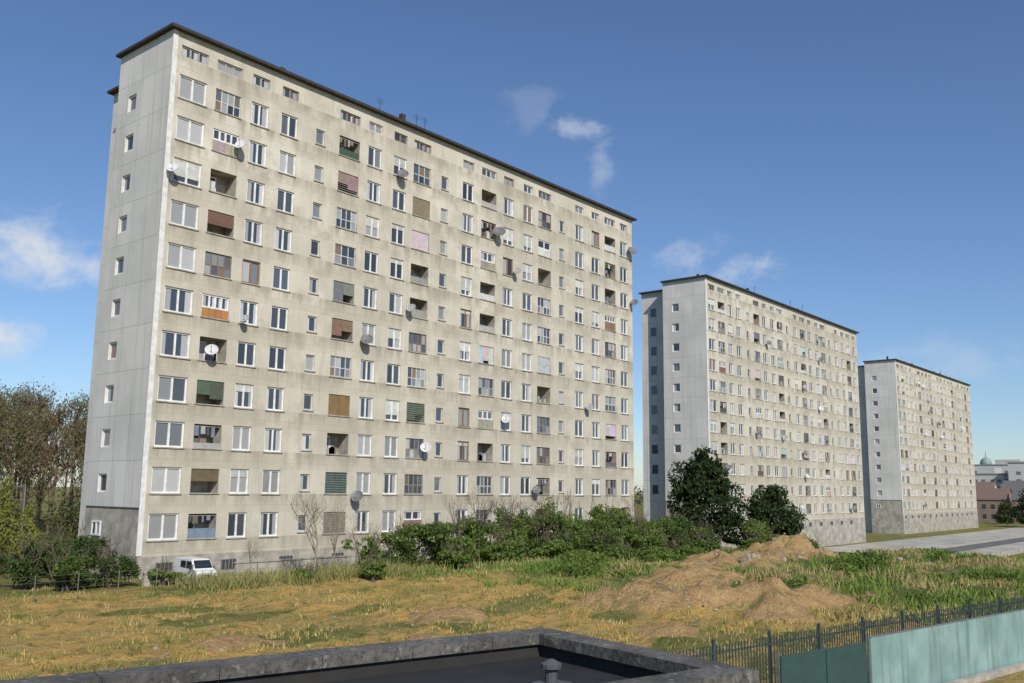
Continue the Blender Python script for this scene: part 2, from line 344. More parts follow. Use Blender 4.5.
def terrain(x,y):
    x=np.asarray(x,float);y=np.asarray(y,float)
    b=-3.*sst(38,100,x)
    rough=sst(2,22,x)*(1-sst(95,125,x))*(1-sst(-14,-6,y))
    near=sst(-80,-60,x)*(1-sst(150,200,x))
    z=b+.16*fbm(x*.25,y*.25)*near+rough*.8*np.maximum(-.25,fbm(x*.22+4,y*.3+9))+.10*fbm(x*1.3,y*1.3,3)*near
    fld=(1-sst(5,22,x))*(1-sst(-9,-5,y))
    z=z+fld*.5*np.maximum(0,fbm(x*.7+3,y*.9))*near
    sand=np.zeros_like(x)
    for (mx,my,rx,ry,h,s) in MOUNDS:
        w=1+.6*fbm(x*.7+mx,y*.7); q=np.sqrt(((x-mx)/rx)**2+((y-my)/ry)**2)*w
        g=np.clip(1-q/1.6,0,1)**1.1; z=z+h*g*(1+.5*fbm(x*.9,y*.9)); sand=np.maximum(sand,s*sst(.03,.22,g))
    f=sst(103,112,x)*sst(-27,-23,y); z=z*(1-f)+(-3.)*f
    f=sst(-7,-3,y)*(1-sst(60,70,x))*sst(-20,-8,x); z=z*(1-f)
    f=(1-sst(-43,-39.5,y))*(1-sst(30,40,x)); z=z*(1-f)+(-.3)*f
    return z,sand
def T(x,y): return float(terrain(np.array([x]),np.array([y]))[0][0])
def lines(lo,hi,st,outs):
    a=list(np.arange(lo,hi+1e-6,st)); return sorted([-o+lo for o in outs]+a+[hi+o for o in outs])
xs=np.array(lines(-34,112,.38,[2,5,10,20,40,80,160,400,1000,2600])); ys=np.array(lines(-50,14,.34,[2,5,10,20,40,80,160,400,1000,2600]))
X,Y=np.meshgrid(xs,ys); Zt,sand=terrain(X,Y)
nx,ny=len(xs),len(ys)
me=bpy.data.meshes.new('ground'); vv=np.stack([X.ravel(),Y.ravel(),Zt.ravel()],1)
i=np.arange(nx-1)[None,:]+np.arange(ny-1)[:,None]*nx; F=np.stack([i,i+1,i+1+nx,i+nx],-1).reshape(-1,4)
def fastmesh(me,vv,F):
    me.vertices.add(len(vv)); me.vertices.foreach_set('co',vv.astype(np.float32).ravel())
    n=F.shape[1]; me.loops.add(F.size); me.loops.foreach_set('vertex_index',F.astype(np.int32).ravel())
    me.polygons.add(len(F)); me.polygons.foreach_set('loop_start',np.arange(0,F.size,n,dtype=np.int32)); me.polygons.foreach_set('loop_total',np.full(len(F),n,np.int32))
    me.update(calc_edges=True)
fastmesh(me,vv,F); me.polygons.foreach_set('use_smooth',[True]*len(F))
dry=sst(-.26,.12,fbm(X*.16+20,Y*.45+5)+.16)*(1-sst(8,24,X))*(1-sst(-6,-3,Y))*sst(-60,-30,X)
bank=sst(10,24,X)*(1-sst(-8,-2,Y))*(1-sst(96,106,X))
ca=me.color_attributes.new('Col','FLOAT_COLOR','POINT')
ca.data.foreach_set('color',np.stack([sand.ravel(),dry.ravel(),bank.ravel(),np.ones(X.size)],1).astype(np.float32).ravel())
def ground_mat():
    m,nt,b,o=newmat('rough_ground'); a=N(nt,'ShaderNodeVertexColor',layer_name='Col'); sp=N(nt,'ShaderNodeSeparateColor'); nt.links.new(a.outputs[0],sp.inputs[0])
    v=objvec(nt,False); n0=noise(nt,v,.35,4,.65); n1=noise(nt,v,1.6,6,.7); n2=noise(nt,v,9,4,.7); n3=noise(nt,scalevec(nt,v,(.5,1.6,1)),.8,5,.65,.6)
    g=mix(nt,maprange(nt,n1,.35,.65),(.12,.145,.035),(.22,.205,.065)); g=mix(nt,maprange(nt,n0,.42,.65,0,.6),g,(.32,.25,.10))
    d=mix(nt,maprange(nt,n3,.40,.6),(.60,.37,.11),(.42,.31,.115)); d=mix(nt,maprange(nt,n1,.52,.64,0,.85),d,(.17,.165,.05)); d=mix(nt,maprange(nt,n2,.48,.70,0,.65),d,(.27,.175,.07))
    s=mix(nt,maprange(nt,n1,.35,.7),(.55,.37,.17),(.38,.24,.11)); s=mix(nt,maprange(nt,n2,.48,.68,0,.75),s,(.24,.155,.08)); s=mix(nt,maprange(nt,n3,.52,.62,0,.7),s,(.17,.16,.06))
    k1=maprange(nt,math_(nt,'ADD',sp.outputs[1],math_(nt,'MULTIPLY',math_(nt,'SUBTRACT',n1,.5),1.8)),.25,.7)
    c=mix(nt,k1,g,d)
    bk=mix(nt,maprange(nt,n0,.48,.62),(.10,.14,.035),(.40,.28,.14)); bk=mix(nt,maprange(nt,n1,.48,.6,0,.8),bk,(.11,.145,.04))
    c=mix(nt,maprange(nt,sp.outputs[2],.3,.8,0,.9),c,bk)
    k2=maprange(nt,math_(nt,'ADD',sp.outputs[0],math_(nt,'MULTIPLY',math_(nt,'SUBTRACT',n1,.5),.9)),.3,.6)
    c=mix(nt,k2,c,s); nt.links.new(c,b.inputs['Base Color']); b.inputs['Roughness'].default_value=.95; b.inputs['Specular IOR Level'].default_value=.15
    h=math_(nt,'ADD',n1,math_(nt,'MULTIPLY',n2,.4)); bump(nt,b,h,1.,.4); return m
me.materials.append(ground_mat()); og=bpy.data.objects.new('ground',me); COL.objects.link(og)
# ---------------------------------------------------------------- access road + kerb
M_ROAD=simple('weathered_concrete_paving',(.42,.40,.35),.9,.35,.25); M_ASPH=simple('asphalt',(.14,.135,.125),.9,.4,.3)
mb=MB(); mb.box(108,420,-20,5,-3.02,-2.975); mb.obj('road',[M_ROAD])
mb=MB(); mb.box(108,420,-20.3,-20.003,-3.1,-2.3); mb.box(108,420,-8.2,-8.0,-2.97,-2.85); mb.obj('kerb',[M_BASE])
mb=MB(); mb.box(108,420,-13,-9,-2.971,-2.966); mb.obj('asphalt_lane',[M_ASPH])
# ---------------------------------------------------------------- leaf clouds
def quads_obj(name,C,size,cols,mat=None,parent=None,aspect=.6,up=None):
    n=len(C); d=rng.normal(size=(n,3)); d/=np.linalg.norm(d,axis=1)[:,None]
    if up is not None: d[:,2]=np.abs(d[:,2])+up; d/=np.linalg.norm(d,axis=1)[:,None]
    e=rng.normal(size=(n,3)); e-=d*(e*d).sum(1)[:,None]; e/=np.linalg.norm(e,axis=1)[:,None]
    s=np.asarray(size).reshape(-1,1)*np.ones((n,1)); A=d*s*.5; B=e*s*.5*aspect
    V=np.stack([C-A,C+B-A*.1,C+A,C-B-A*.1],1).reshape(-1,3); F=np.arange(4*n).reshape(n,4)
    me=bpy.data.meshes.new(name); fastmesh(me,V,F); ca=me.color_attributes.new('Col','FLOAT_COLOR','CORNER')
    c=np.concatenate([cols,np.ones((n,1))],1); ca.data.foreach_set('color',np.repeat(c,4,0).astype(np.float32).ravel())
    me.materials.append(mat or M_LEAF); o=bpy.data.objects.new(name,me); COL.objects.link(o)
    if parent: o.parent=parent
    return o
def lobes_pts(lobes,n,gap=.45,gs=1.0,shell=.55):
    L=np.array(lobes,float); vol=L[:,3]*L[:,4]*L[:,5]; pick=rng.choice(len(L),size=n*3,p=vol**.8/np.sum(vol**.8))
    d=rng.normal(size=(n*3,3)); d/=np.linalg.norm(d,axis=1)[:,None]
    r=shell+(1.08-shell)*rng.random(n*3)**.7; r*=(.8+.4*vn(d[:,0]*2+5+pick,d[:,1]*2+5,d[:,2]*2+5))
    p=L[pick,:3]+d*L[pick,3:6]*r[:,None]
    q=vn(p[:,0]*gs+31,p[:,1]*gs+17,p[:,2]*gs+9); p=p[q>gap]; return p[:n]
def leafcols(p,base,var=.35,tip=None):
    n=len(p); q=vn(p[:,0]*.9+3,p[:,1]*.9+8,p[:,2]*.9+2); f=(1-var)+2*var*(.6*q+.4*rng.random(n))
    c=np.array(base)[None,:]*f[:,None]
    if tip is not None:
        t=(rng.random(n)<.3)*rng.random(n)*.8; c=c*(1-t[:,None])+np.array(tip)[None,:]*t[:,None]
    return c
def limb_tree(mb,p,h,r,levels,spread,R,col=(1,1,1),up=.6,nb=4):
    def rec(p,d,l,r,lv):
        segs=3; q=p
        for s in range(segs):
            d=(d+Vector((R.uniform(-1,1),R.uniform(-1,1),R.uniform(-.4,.8)))*.13).normalized()
            q2=q+d*l/segs; tube(mb,q,q2,r*(1-s/segs*.5),r*(1-(s+1)/segs*.5),5 if lv<2 else 3,0,col)
            if lv<levels and s>0:
                for _ in range(nb if s==2 else max(1,nb-2)):
                    dd=(d*up+Vector((R.uniform(-1,1),R.uniform(-1,1),R.uniform(-.1,.9)))*spread).normalized()
                    rec(q2,dd,l*R.uniform(.5,.8),r*.45,lv+1)
            q=q2
    rec(Vector(p),Vector((0,0,1)),h*.45,r,0)
def conifer_like(name,x,y,h,w,n,base,tip,seed,leaf=.3):
    R=random.Random(seed); z=T(x,y)-.1; e=empty(name,(x,y,z)); mb=MB()
    limb_tree(mb,(0,0,0),h*.85,.28,2,.7,R,nb=3); mb.obj('trunk_and_limbs',[M_BARK],e)
    lobes=[]
    for i in range(34):
        t=R.random(); zz=h*(.12+.78*t); rr=w*.5*(math.sin(math.pi*min(1,.25+.72*t))**.8)*R.uniform(.45,.85); a=R.uniform(0,6.28)
        s=w*R.uniform(.11,.2); lobes.append((math.cos(a)*rr,math.sin(a)*rr,zz,s,s,s*R.uniform(.7,1.3)))
    lobes.append((0,0,h*.5,w*.3,w*.3,h*.34)); lobes.append((R.uniform(-.6,.6),0,h*.84,w*.18,w*.16,h*.11)); lobes.append((w*.2,0,h*.78,w*.12,w*.12,h*.1))
    p=lobes_pts(lobes,n,.38,1.1); p=p[p[:,2]>.3]; quads_obj('foliage',p,rng.uniform(.6,1.3,len(p))*leaf,leafcols(p,base,.5,tip),parent=e,up=.2)
    return e
conifer_like('yew_tree',61.3,-4.0,9.6,8.8,15000,(.03,.052,.018),(.09,.125,.035),1,.38)
conifer_like('yew_tree',70.4,-7.2,7.4,7.2,11000,(.035,.06,.02),(.09,.12,.04),2,.36)
def shrub(name,x,y,h,w,n,base,tip,seed,leaf=.2,stems=7):
    R=random.Random(seed); z=T(x,y)-.05; e=empty(name,(x,y,z)); mb=MB()
    for i in range(stems):
        a=R.uniform(0,6.28); d=Vector((math.cos(a)*w*.28,math.sin(a)*w*.28,h*R.uniform(.75,1.25)))
        q=Vector((R.uniform(-.3,.3)*w*.5,R.uniform(-.3,.3)*w*.5,0)); mid=q+d*.5+Vector((R.uniform(-.2,.2),R.uniform(-.2,.2),0)); tube(mb,q,mid,.05,.03,4); tube(mb,mid,q+d,.03,.01,4)
        for _ in range(6):
            k0=q+d*R.uniform(.4,.95); tube(mb,k0,k0+Vector((R.uniform(-.5,.5),R.uniform(-.5,.5),R.uniform(.2,.9))),.018,.007,3)
    mb.obj('stems',[M_BARK],e); lobes=[]
    for i in range(13):
        a=R.uniform(0,6.28); rr=w*.5*R.uniform(.1,.85); s=w*R.uniform(.13,.27); lobes.append((math.cos(a)*rr,math.sin(a)*rr,h*R.uniform(.15,.82),s,s,h*R.uniform(.1,.22)))
    p=lobes_pts(lobes,n,.42,1.6,.3); p=p[p[:,2]>0.02]
    quads_obj('foliage',p,rng.uniform(.6,1.3,len(p))*leaf,leafcols(p,base,.45,tip),parent=e,up=.1)
G1=(.085,.13,.03);G2=(.125,.185,.04);G3=(.055,.095,.025);TP=(.21,.28,.07)
sh=[(11.5,-7,2.4,3,G2),(14.5,-6,2.8,3.8,G1),(17.5,-5.5,3.3,4.4,G1),(20.5,-5,2.6,3.8,G2),(23,-4.6,3.7,3.2,G2),(26,-5,3.3,4.6,G1),(29,-4.6,4.1,4.8,G2),(32,-5,4.1,5,G1),(35.2,-4.4,4.6,5.2,G2),(38.6,-4.8,4.4,5.2,G1),(42,-4.5,4.3,5.2,G2),(45.5,-4.6,3.8,5.2,G2),(49,-5,3.6,4.8,G1),(52.5,-5,3.4,4.8,G3),(56,-6,3.1,4.2,G1),(30.5,-7.5,2.2,3.5,G2),(37,-7.5,2.3,4,G1),(44,-7.8,2.3,4,G2),(51,-8,2.4,4.2,G1),(24.5,-7.3,1.9,3.2,G2),(18.5,-8,1.7,3,G2),
    (62,-9.5,3.8,5.0,(.14,.19,.05)),(66,-8,2.8,4,G1),(9.,-10,1.2,1.8,G2),(5.5,-8.5,.9,1.6,G2),(75,-9,2.4,5,G1),(80,-6,2.6,6,G3),(33,-13,1.5,4,G1),(40,-12.5,1.7,4.5,G2),(47,-11.5,1.8,4,G1),(55,-13,1.8,4,G2),(-.8,-4.5,.9,1.6,G2)]
for i,(x,y,h,w,g) in enumerate(sh): shrub('shrub',x,y,h,w,int(1400+h*w*130),g,TP,100+i,.23)
for i,(x,y,h,w,g) in enumerate([(-3.2,-3.2,2.3,2.8,G3),(-5.6,-3.4,2.1,3,G1),(-6.5,-.8,2.6,3.2,G3),(-9.5,0,2.4,4,G1),(-12.5,1.,2.5,4,G3),(-3.0,1.2,2.9,3.0,G3),(-16,0,2.2,4.4,G1),(-7.5,4,2.6,3.4,G1),(-11,6,3.0,4,G3),(-14,8,3.2,4.5,G2),(-2.4,5,2.6,3,G1)]):
    shrub('shrub',x,y,h,w,int(2200+h*w*160),g,(.14,.17,.05),300+i,.17)
def cypress(x,y,h,w,seed):
    z=T(x,y); e=empty('cypress_tree',(x,y,z)); mb=MB(); tube(mb,(0,0,0),(0,0,h*.8),.1,.03,6)
    R=random.Random(seed)
    for i in range(14): a=R.uniform(0,6.28); zz=h*R.uniform(.1,.8); tube(mb,(0,0,zz),(math.cos(a)*w*.3,math.sin(a)*w*.3,zz+.5),.03,.01,3)
    mb.obj('trunk',[M_BARK],e); lobes=[]
    for i in range(26):
        t=i/26; r=w*.5*(1-t)**.7; a=R.uniform(0,6.28); s=w*.24*(1.1-.6*t); lobes.append((math.cos(a)*r*.6,math.sin(a)*r*.6,h*(.06+.88*t),s,s,h*.09))
    p=lobes_pts(lobes,4500,.3,2.); quads_obj('foliage',p,rng.uniform(.5,1.2,len(p))*.16,leafcols(p,(.20,.22,.05),.4,(.34,.33,.08)),parent=e,up=1.)
cypress(-4.6,7.2,6.0,2.3,1); cypress(-2.4,9.,4.2,1.8,2); cypress(-6.8,10,4.4,2.2,3)
R=random.Random(5); PB=simple('pale_bark',(.30,.26,.19),.9,.4,7)
for (x,y,h,r) in ((6.6,-8,5.2,.10),(9.2,-6.5,4.6,.07),(23.8,-5.5,5.6,.08),(27.4,-5.2,5.2,.07),(3.5,-6,2.6,.04),(21.2,-6,4.6,.06),(44.5,-6.,4.8,.07),(11.5,-6,3.6,.05),(30.5,-5.6,5.0,.06)):
    mb=MB(); limb_tree(mb,(0,0,0),h,r,3,.75,R,nb=4); o=mb.obj('bare_tree',[PB if x<12 else M_BARK],None,(x,y,T(x,y)-.05))
# woodland behind, left
mb=MB(); R=random.Random(9); LP=[]
for i in range(95):
    y=R.uniform(46,84); off=(y+52.15)*R.uniform(.16,.56) if i<82 else R.uniform(-90,20); x=-28.95+off
    h=R.uniform(11.5,16.5)*(y+52)/100
    tube(mb,(x,y,-.2),(x+R.uniform(-.5,.5),y,h*.55),.22,.12,5); tube(mb,(x,y,h*.55),(x+R.uniform(-.6,.6),y,h*.95),.12,.03,4)
    for j in range(18):
        z0=h*R.uniform(.15,.85); an=R.uniform(0,6.28); l=(h-z0)*R.uniform(.3,.6)+.8
        p1=Vector((x,y,z0)); p2=p1+Vector((math.cos(an)*l*.6,math.sin(an)*l*.6,l*.85)); tube(mb,p1,p2,.06,.02,3)
        for q in range(7):
            s=p1.lerp(p2,R.uniform(.3,1)); e2=s+Vector((R.uniform(-1,1),R.uniform(-1,1),R.uniform(.3,1.3)))*.9; tube(mb,s,e2,.03,.01,3)
            for _ in range(10):
                LP.append(tuple(s.lerp(e2,R.random())+Vector((R.gauss(0,.4),R.gauss(0,.4),R.gauss(0,.4)))))
e=empty('woodland',(0,0,0)); mb.obj('trunks_and_branches',[simple('winter_bark',(.16,.12,.08),.95,.4,3)],e)
LP=np.array(LP); q=vn(LP[:,0]*.12,LP[:,1]*.12); bc=np.where(q[:,None]>.5,np.array([[.14,.15,.05]]),np.array([[.20,.15,.085]]))*(.6+.8*rng.random(len(LP)))[:,None]
quads_obj('buds_and_twigs',LP,rng.uniform(.15,.55,len(LP)),bc,parent=e,aspect=.35,up=.3)
p=[]
for i in range(60):
    y=R.uniform(34,44); x=-28.95+(y+52.15)*R.uniform(-.2,.56); p.append((x,y,R.uniform(.6,2.6),R.uniform(1.5,3),R.uniform(1,2),R.uniform(1,3.2)))
pp=lobes_pts(p,26000,.35,.7,.3); pp=pp[pp[:,2]>-.2]; quads_obj('undergrowth',pp,rng.uniform(.2,.45,len(pp)),leafcols(pp,(.07,.085,.03),.5,(.16,.15,.06)))
p=[]
for i in range(170):
    a=R.uniform(-.9,1.9); d=R.uniform(420,620); p.append((d*math.sin(a)+0,-50+d*math.cos(a),R.uniform(0,3),R.uniform(8,16),R.uniform(6,12),R.uniform(4,8)))
pp=lobes_pts(p,26000,.3,.1,.5); quads_obj('distant_treeline',pp,rng.uniform(1.,2.6,len(pp)),leafcols(pp,(.08,.095,.06),.4))
# ---------------------------------------------------------------- low vegetation, grass, rubble
def scatter(n,x0,x1,y0,y1,dens):
    x=rng.uniform(x0,x1,n);y=rng.uniform(y0,y1,n); k=dens(x,y)>rng.random(n); x=x[k];y=y[k]; z,s=terrain(x,y); k=s<.35+.4*rng.random(len(x)); return x[k],y[k],z[k]
def blades(name,x,y,z,nb,h,cols,w=.02,sp=.1):
    n=len(x); X=np.repeat(x,nb)+rng.normal(0,sp,n*nb); Yq=np.repeat(y,nb)+rng.normal(0,sp,n*nb); Z=np.repeat(z,nb)-.03; hh=np.repeat(h,nb)*rng.uniform(.5,1.2,n*nb)
    a=rng.uniform(0,6.28,n*nb); dx=np.cos(a)*w;dy=np.sin(a)*w; lx=rng.normal(0,.35,n*nb)*hh; ly=rng.normal(0,.35,n*nb)*hh
    V=np.stack([np.stack([X-dx,Yq-dy,Z],1),np.stack([X+dx,Yq+dy,Z],1),np.stack([X+lx+dx*.3,Yq+ly+dy*.3,Z+hh],1),np.stack([X+lx-dx*.3,Yq+ly-dy*.3,Z+hh],1)],1).reshape(-1,3)
    me=bpy.data.meshes.new(name); fastmesh(me,V,np.arange(len(V)).reshape(-1,4)); ca=me.color_attributes.new('Col','FLOAT_COLOR','CORNER')
    c=np.repeat(cols,nb,0)*rng.uniform(.7,1.25,(n*nb,1)); c=np.concatenate([c,np.ones((len(c),1))],1); ca.data.foreach_set('color',np.repeat(c,4,0).astype(np.float32).ravel())
    me.materials.append(M_GRASS); o=bpy.data.objects.new(name,me); COL.objects.link(o)
x,y,z=scatter(26000,-32,26,-44,-1,lambda x,y:sst(.44,.62,vn(x*.35+9,y*.6+4)*.5+.5*vn(x*1.1,y*1.4))*.95+.09)
q=vn(x*.3+2,y*.5+7)[:,None]+rng.normal(0,.15,(len(x),1)); cc=np.where(q>.52,np.array([[.42,.33,.12]]),np.array([[.18,.20,.055]]))
blades('grass',x,y,z,5,rng.uniform(.06,.24,len(x)),cc,.02,.12)
x,y,z=scatter(24000,12,106,-44,-5,lambda x,y:sst(.38,.56,vn(x*.25+19,y*.3+4)*.6+.4*vn(x*.8,y*.9)))
q=vn(x*.2+12,y*.3+7)[:,None]+rng.normal(0,.1,(len(x),1)); cc=np.where(q>.6,np.array([[.34,.29,.12]]),np.array([[.14,.21,.045]]))
blades('tall_weeds',x,y,z,6,rng.uniform(.2,.55,len(x)),cc,.035,.22)
x=rng.uniform(-1,14,1300);y=rng.uniform(-9.5,-5.6,1300); z=terrain(x,y)[0]; blades('tall_grass',x,y,z,8,rng.uniform(.35,.8,1300),np.tile(np.array([[.24,.23,.085]]),(1300,1)),.025,.15)
p=[]
for i in range(150):
    x=R.uniform(18,102); y=R.uniform(-38,-9)
    if float(terrain(np.array([x]),np.array([y]))[1][0])>.2: continue
    if vn(np.array([x*.12+2]),np.array([y*.2+3]))[0]<.40: continue
    s=R.uniform(.6,1.7); p.append((x,y,T(x,y)+s*.12,s*1.3,s,s*.45))
pp=lobes_pts(p,34000,.3,1.4,.3); quads_obj('bramble_patches',pp,rng.uniform(.12,.3,len(pp)),leafcols(pp,(.105,.165,.03),.5,(.22,.28,.07)),up=.1)
mb=MB(); R=random.Random(14)
def chunk(mb,x,y,z,s,R):
    k=len(mb.v); c=[(-1,-1,-1),(1,-1,-1),(1,1,-1),(-1,1,-1),(-.8,-.8,1),(.8,-.7,1),(.7,.8,1),(-.8,.7,1)]
    rot=Matrix.Rotation(R.uniform(0,6.28),3,'Z')@Matrix.Rotation(R.uniform(-.6,.6),3,'X'); sx,sy,sz=s*R.uniform(.5,1.2),s*R.uniform(.4,1),s*R.uniform(.25,.7)
    for q in c:
        v=rot@Vector((q[0]*sx*R.uniform(.7,1.1),q[1]*sy*R.uniform(.7,1.1),q[2]*sz)); mb.v.append((x+v.x,y+v.y,z+v.z))
    g=R.uniform(.2,.4)
    for f in ((3,2,1,0),(4,5,6,7),(0,1,5,4),(1,2,6,5),(2,3,7,6),(3,0,4,7)): mb.f.append(tuple(k+i for i in f)); mb.m.append(0); mb.c.append((g,g*.88,g*.7))
for (cx,cy,n,sp) in ((33,-22,50,3),(60,-23,90,6),(72,-21,120,6),(86,-24,110,7),(20,-29,40,4),(12,-31,80,3),(44,-26,60,5),(49,-16,40,4),(97,-24,90,5),(0,-25,80,12)):
    for _ in range(n):
        x=R.gauss(cx,sp);y=R.gauss(cy,sp*.5); chunk(mb,x,y,T(x,y)+.02,R.choice([.06,.1,.16,.3]) if cx>22 else R.choice([.04,.06,.09]),R)
mb.obj('rubble',[M_PAINT])
# ---------------------------------------------------------------- near flat roof with parapet
P0=Vector((-19.89,-45.18,0)); d1=Vector((-.968,.243,0)).normalized(); d2=Vector((-.243,-.968,0)).normalized(); ZR=3.8
PR=lambda u,v,z:tuple(P0+d1*u+d2*v+Vector((0,0,z)))
e=empty('flat_roof_annexe',(0,0,0)); mb=MB(); Lr=16;Wr=3.15;tp=.36
mb.box(.06,Lr-.06,.06,Wr-.06,-.4,ZR-.28,2,P=PR)
def coping(u0,u1,v0,v1,along):
    n=int(round(((u1-u0) if along=='u' else (v1-v0))/1.0)) or 1
    for i in range(n):
        if along=='u': a=u0+(u1-u0)*i/n; b=u0+(u1-u0)*(i+1)/n; mb.box(a+.004,b-.004,v0,v1,ZR-.12,ZR-random.uniform(0,.006),0,P=PR)
        else: a=v0+(v1-v0)*i/n; b=v0+(v1-v0)*(i+1)/n; mb.box(u0,u1,a+.004,b-.004,ZR-.12,ZR-random.uniform(0,.006),0,P=PR)
coping(0,Lr,0,tp,'u'); coping(0,Lr,Wr-tp,Wr,'u'); coping(0,tp,tp,Wr-tp,'v'); coping(Lr-tp,Lr,tp,Wr-tp,'v')
mb.box(.05,Lr-.05,.05,tp-.05,ZR-.5,ZR-.122,2,P=PR); mb.box(.05,Lr-.05,Wr-tp+.05,Wr-.05,ZR-.5,ZR-.122,2,P=PR)
mb.box(.05,tp-.05,tp-.05,Wr-tp+.05,ZR-.5,ZR-.122,2,P=PR)
mb.quad([PR(tp-.04,tp-.04,ZR-.26),PR(Lr-tp,tp-.04,ZR-.26),PR(Lr-tp,Wr-tp+.04,ZR-.26),PR(tp-.04,Wr-tp+.04,ZR-.26)],1)
def coping_mat():
    m,nt,b,o=newmat('weathered_coping'); v=objvec(nt,False); a=noise(nt,v,1.5,5,.7); f=noise(nt,v,14,5,.75); l=noise(nt,v,6,3,.6)
    c=mix(nt,maprange(nt,a,.35,.65),(.15,.14,.125),(.06,.058,.052)); c=mix(nt,maprange(nt,f,.45,.65,0,.8),c,(.03,.03,.027)); c=mix(nt,maprange(nt,l,.58,.68,0,.7),c,(.24,.23,.18))
    nt.links.new(c,b.inputs['Base Color']); b.inputs['Roughness'].default_value=.9; bump(nt,b,f,.7,.025); return m
mb.obj('walls_and_parapet',[coping_mat(),simple('roof_felt',(.018,.02,.022),.85,.6,1.5),simple('dark_brick',(.03,.028,.026),.9,.3)],e)
mb=MB(); c=PR(1.3,1.75,0); VC=(.09,.095,.1)
tube(mb,(c[0],c[1],ZR-.26),(c[0],c[1],ZR-.06),.06,.06,12,0,VC); tube(mb,(c[0],c[1],ZR-.07),(c[0],c[1],ZR-.03),.1,.1,12,0,VC); tube(mb,(c[0],c[1],ZR-.03),(c[0],c[1],ZR+.01),.1,.03,12,0,VC)
mb.box(c[0]-.14,c[0]+.14,c[1]-.14,c[1]+.14,ZR-.258,ZR-.2,0,VC)
mb.obj('roof_vent',[M_PAINT],e)
# ---------------------------------------------------------------- screen wall + picket fence
def teal_mat():
    m,nt,b,o=newmat('teal_screen'); v=objvec(nt,False); a=noise(nt,v,.8,4,.6); s=noise(nt,scalevec(nt,v,(3,3,.3)),1.5,4,.6)
    c=mix(nt,maprange(nt,a,.3,.7),(.26,.39,.37),(.17,.28,.265)); c=mix(nt,maprange(nt,s,.48,.7,0,.7),c,(.14,.19,.165))
    nt.links.new(c,b.inputs['Base Color']); b.inputs['Roughness'].default_value=.5; return m
M_TEAL=teal_mat(); M_TEAL_SHADE=simple('shaded_green_screen',(.03,.075,.065),.7,.3,.7)  # second material: shadow on the left screen panels painted as darker green
A=Vector((-2.25,-42.82,0)); D=Vector((.985,-.17,0)).normalized()
e=empty('screen_fence',(0,0,0)); mb=MB(); nrm=Vector((-D.y,D.x,0))
PF=lambda u,v,z:tuple(A+D*u+nrm*v+Vector((0,0,z)))
for i in range(15):
    u=i*2.0; mb.box(u+.006,u+1.994,-.02,.02,-.22,1.5,0,P=PF); mb.box(u-.025,u+.025,.021,.08,-.35,1.56,2,P=PF)
mb.box(0,30,-.03,.03,1.503,1.53,2,P=PF)
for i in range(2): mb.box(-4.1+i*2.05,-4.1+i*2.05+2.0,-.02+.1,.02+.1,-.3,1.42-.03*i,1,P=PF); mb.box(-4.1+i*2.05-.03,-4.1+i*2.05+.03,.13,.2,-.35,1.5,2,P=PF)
mb.box(0,30,-.35,-.15,-.4,-.12,3,P=PF)
mb.obj('panels',[M_TEAL,M_TEAL_SHADE,M_METAL,M_BASE],e)
mb=MB(); 
for i in range(300):
    u=-7.5+i*.13; mb.box(u-.012,u+.012,1.3,1.325,-.4,1.62,0,(.06,.08,.075),PF)
for zz in (.1,1.4): mb.box(-7.5,31.5,1.326,1.36,zz,zz+.05,0,(.06,.08,.075),PF)
for i in range(17): mb.box(-7.5+i*2.4,-7.5+i*2.4+.07,1.34,1.42,-.4,1.75,0,(.06,.08,.075),PF)
mb.obj('picket_fence',[M_PAINT])
mb=MB()
for i in range(15):
    x=-15+i*2.0; z=T(x,-7.5); tube(mb,(x,-7.5,z-.1),(x,-7.5,z+1.25),.03,.025,5,0,(.18,.16,.13))
    if i<14:
        for hh in (.3,.6,.9,1.2): tube(mb,(x,-7.5,z+hh),(x+2,-7.5,T(x+2,-7.5)+hh),.008,.008,3,0,(.25,.24,.22))
mb.obj('wire_fence',[M_PAINT])
mb=MB(); mb.box(4.6,13.5,-3.2,-3.0,-.2,.85); mb.box(-1.8,-.2,-4.2,-4.0,-.2,.7); mb.box(4.55,13.55,-3.25,-2.95,.853,.92); mb.box(-1.85,-.15,-4.25,-3.95,.703,.77); mb.obj('low_wall',[M_BASE])
mb=MB()
for x in(-3.4,-.6): tube(mb,(x,14,-.1),(x,14,5.2),.05,.05,6)
tube(mb,(-3.4,14,5.2),(-.6,14,5.2),.05,.05,6); tube(mb,(-3.4,14,4.3),(-.6,14,4.3),.03,.03,6); mb.obj('steel_frame',[M_METAL])
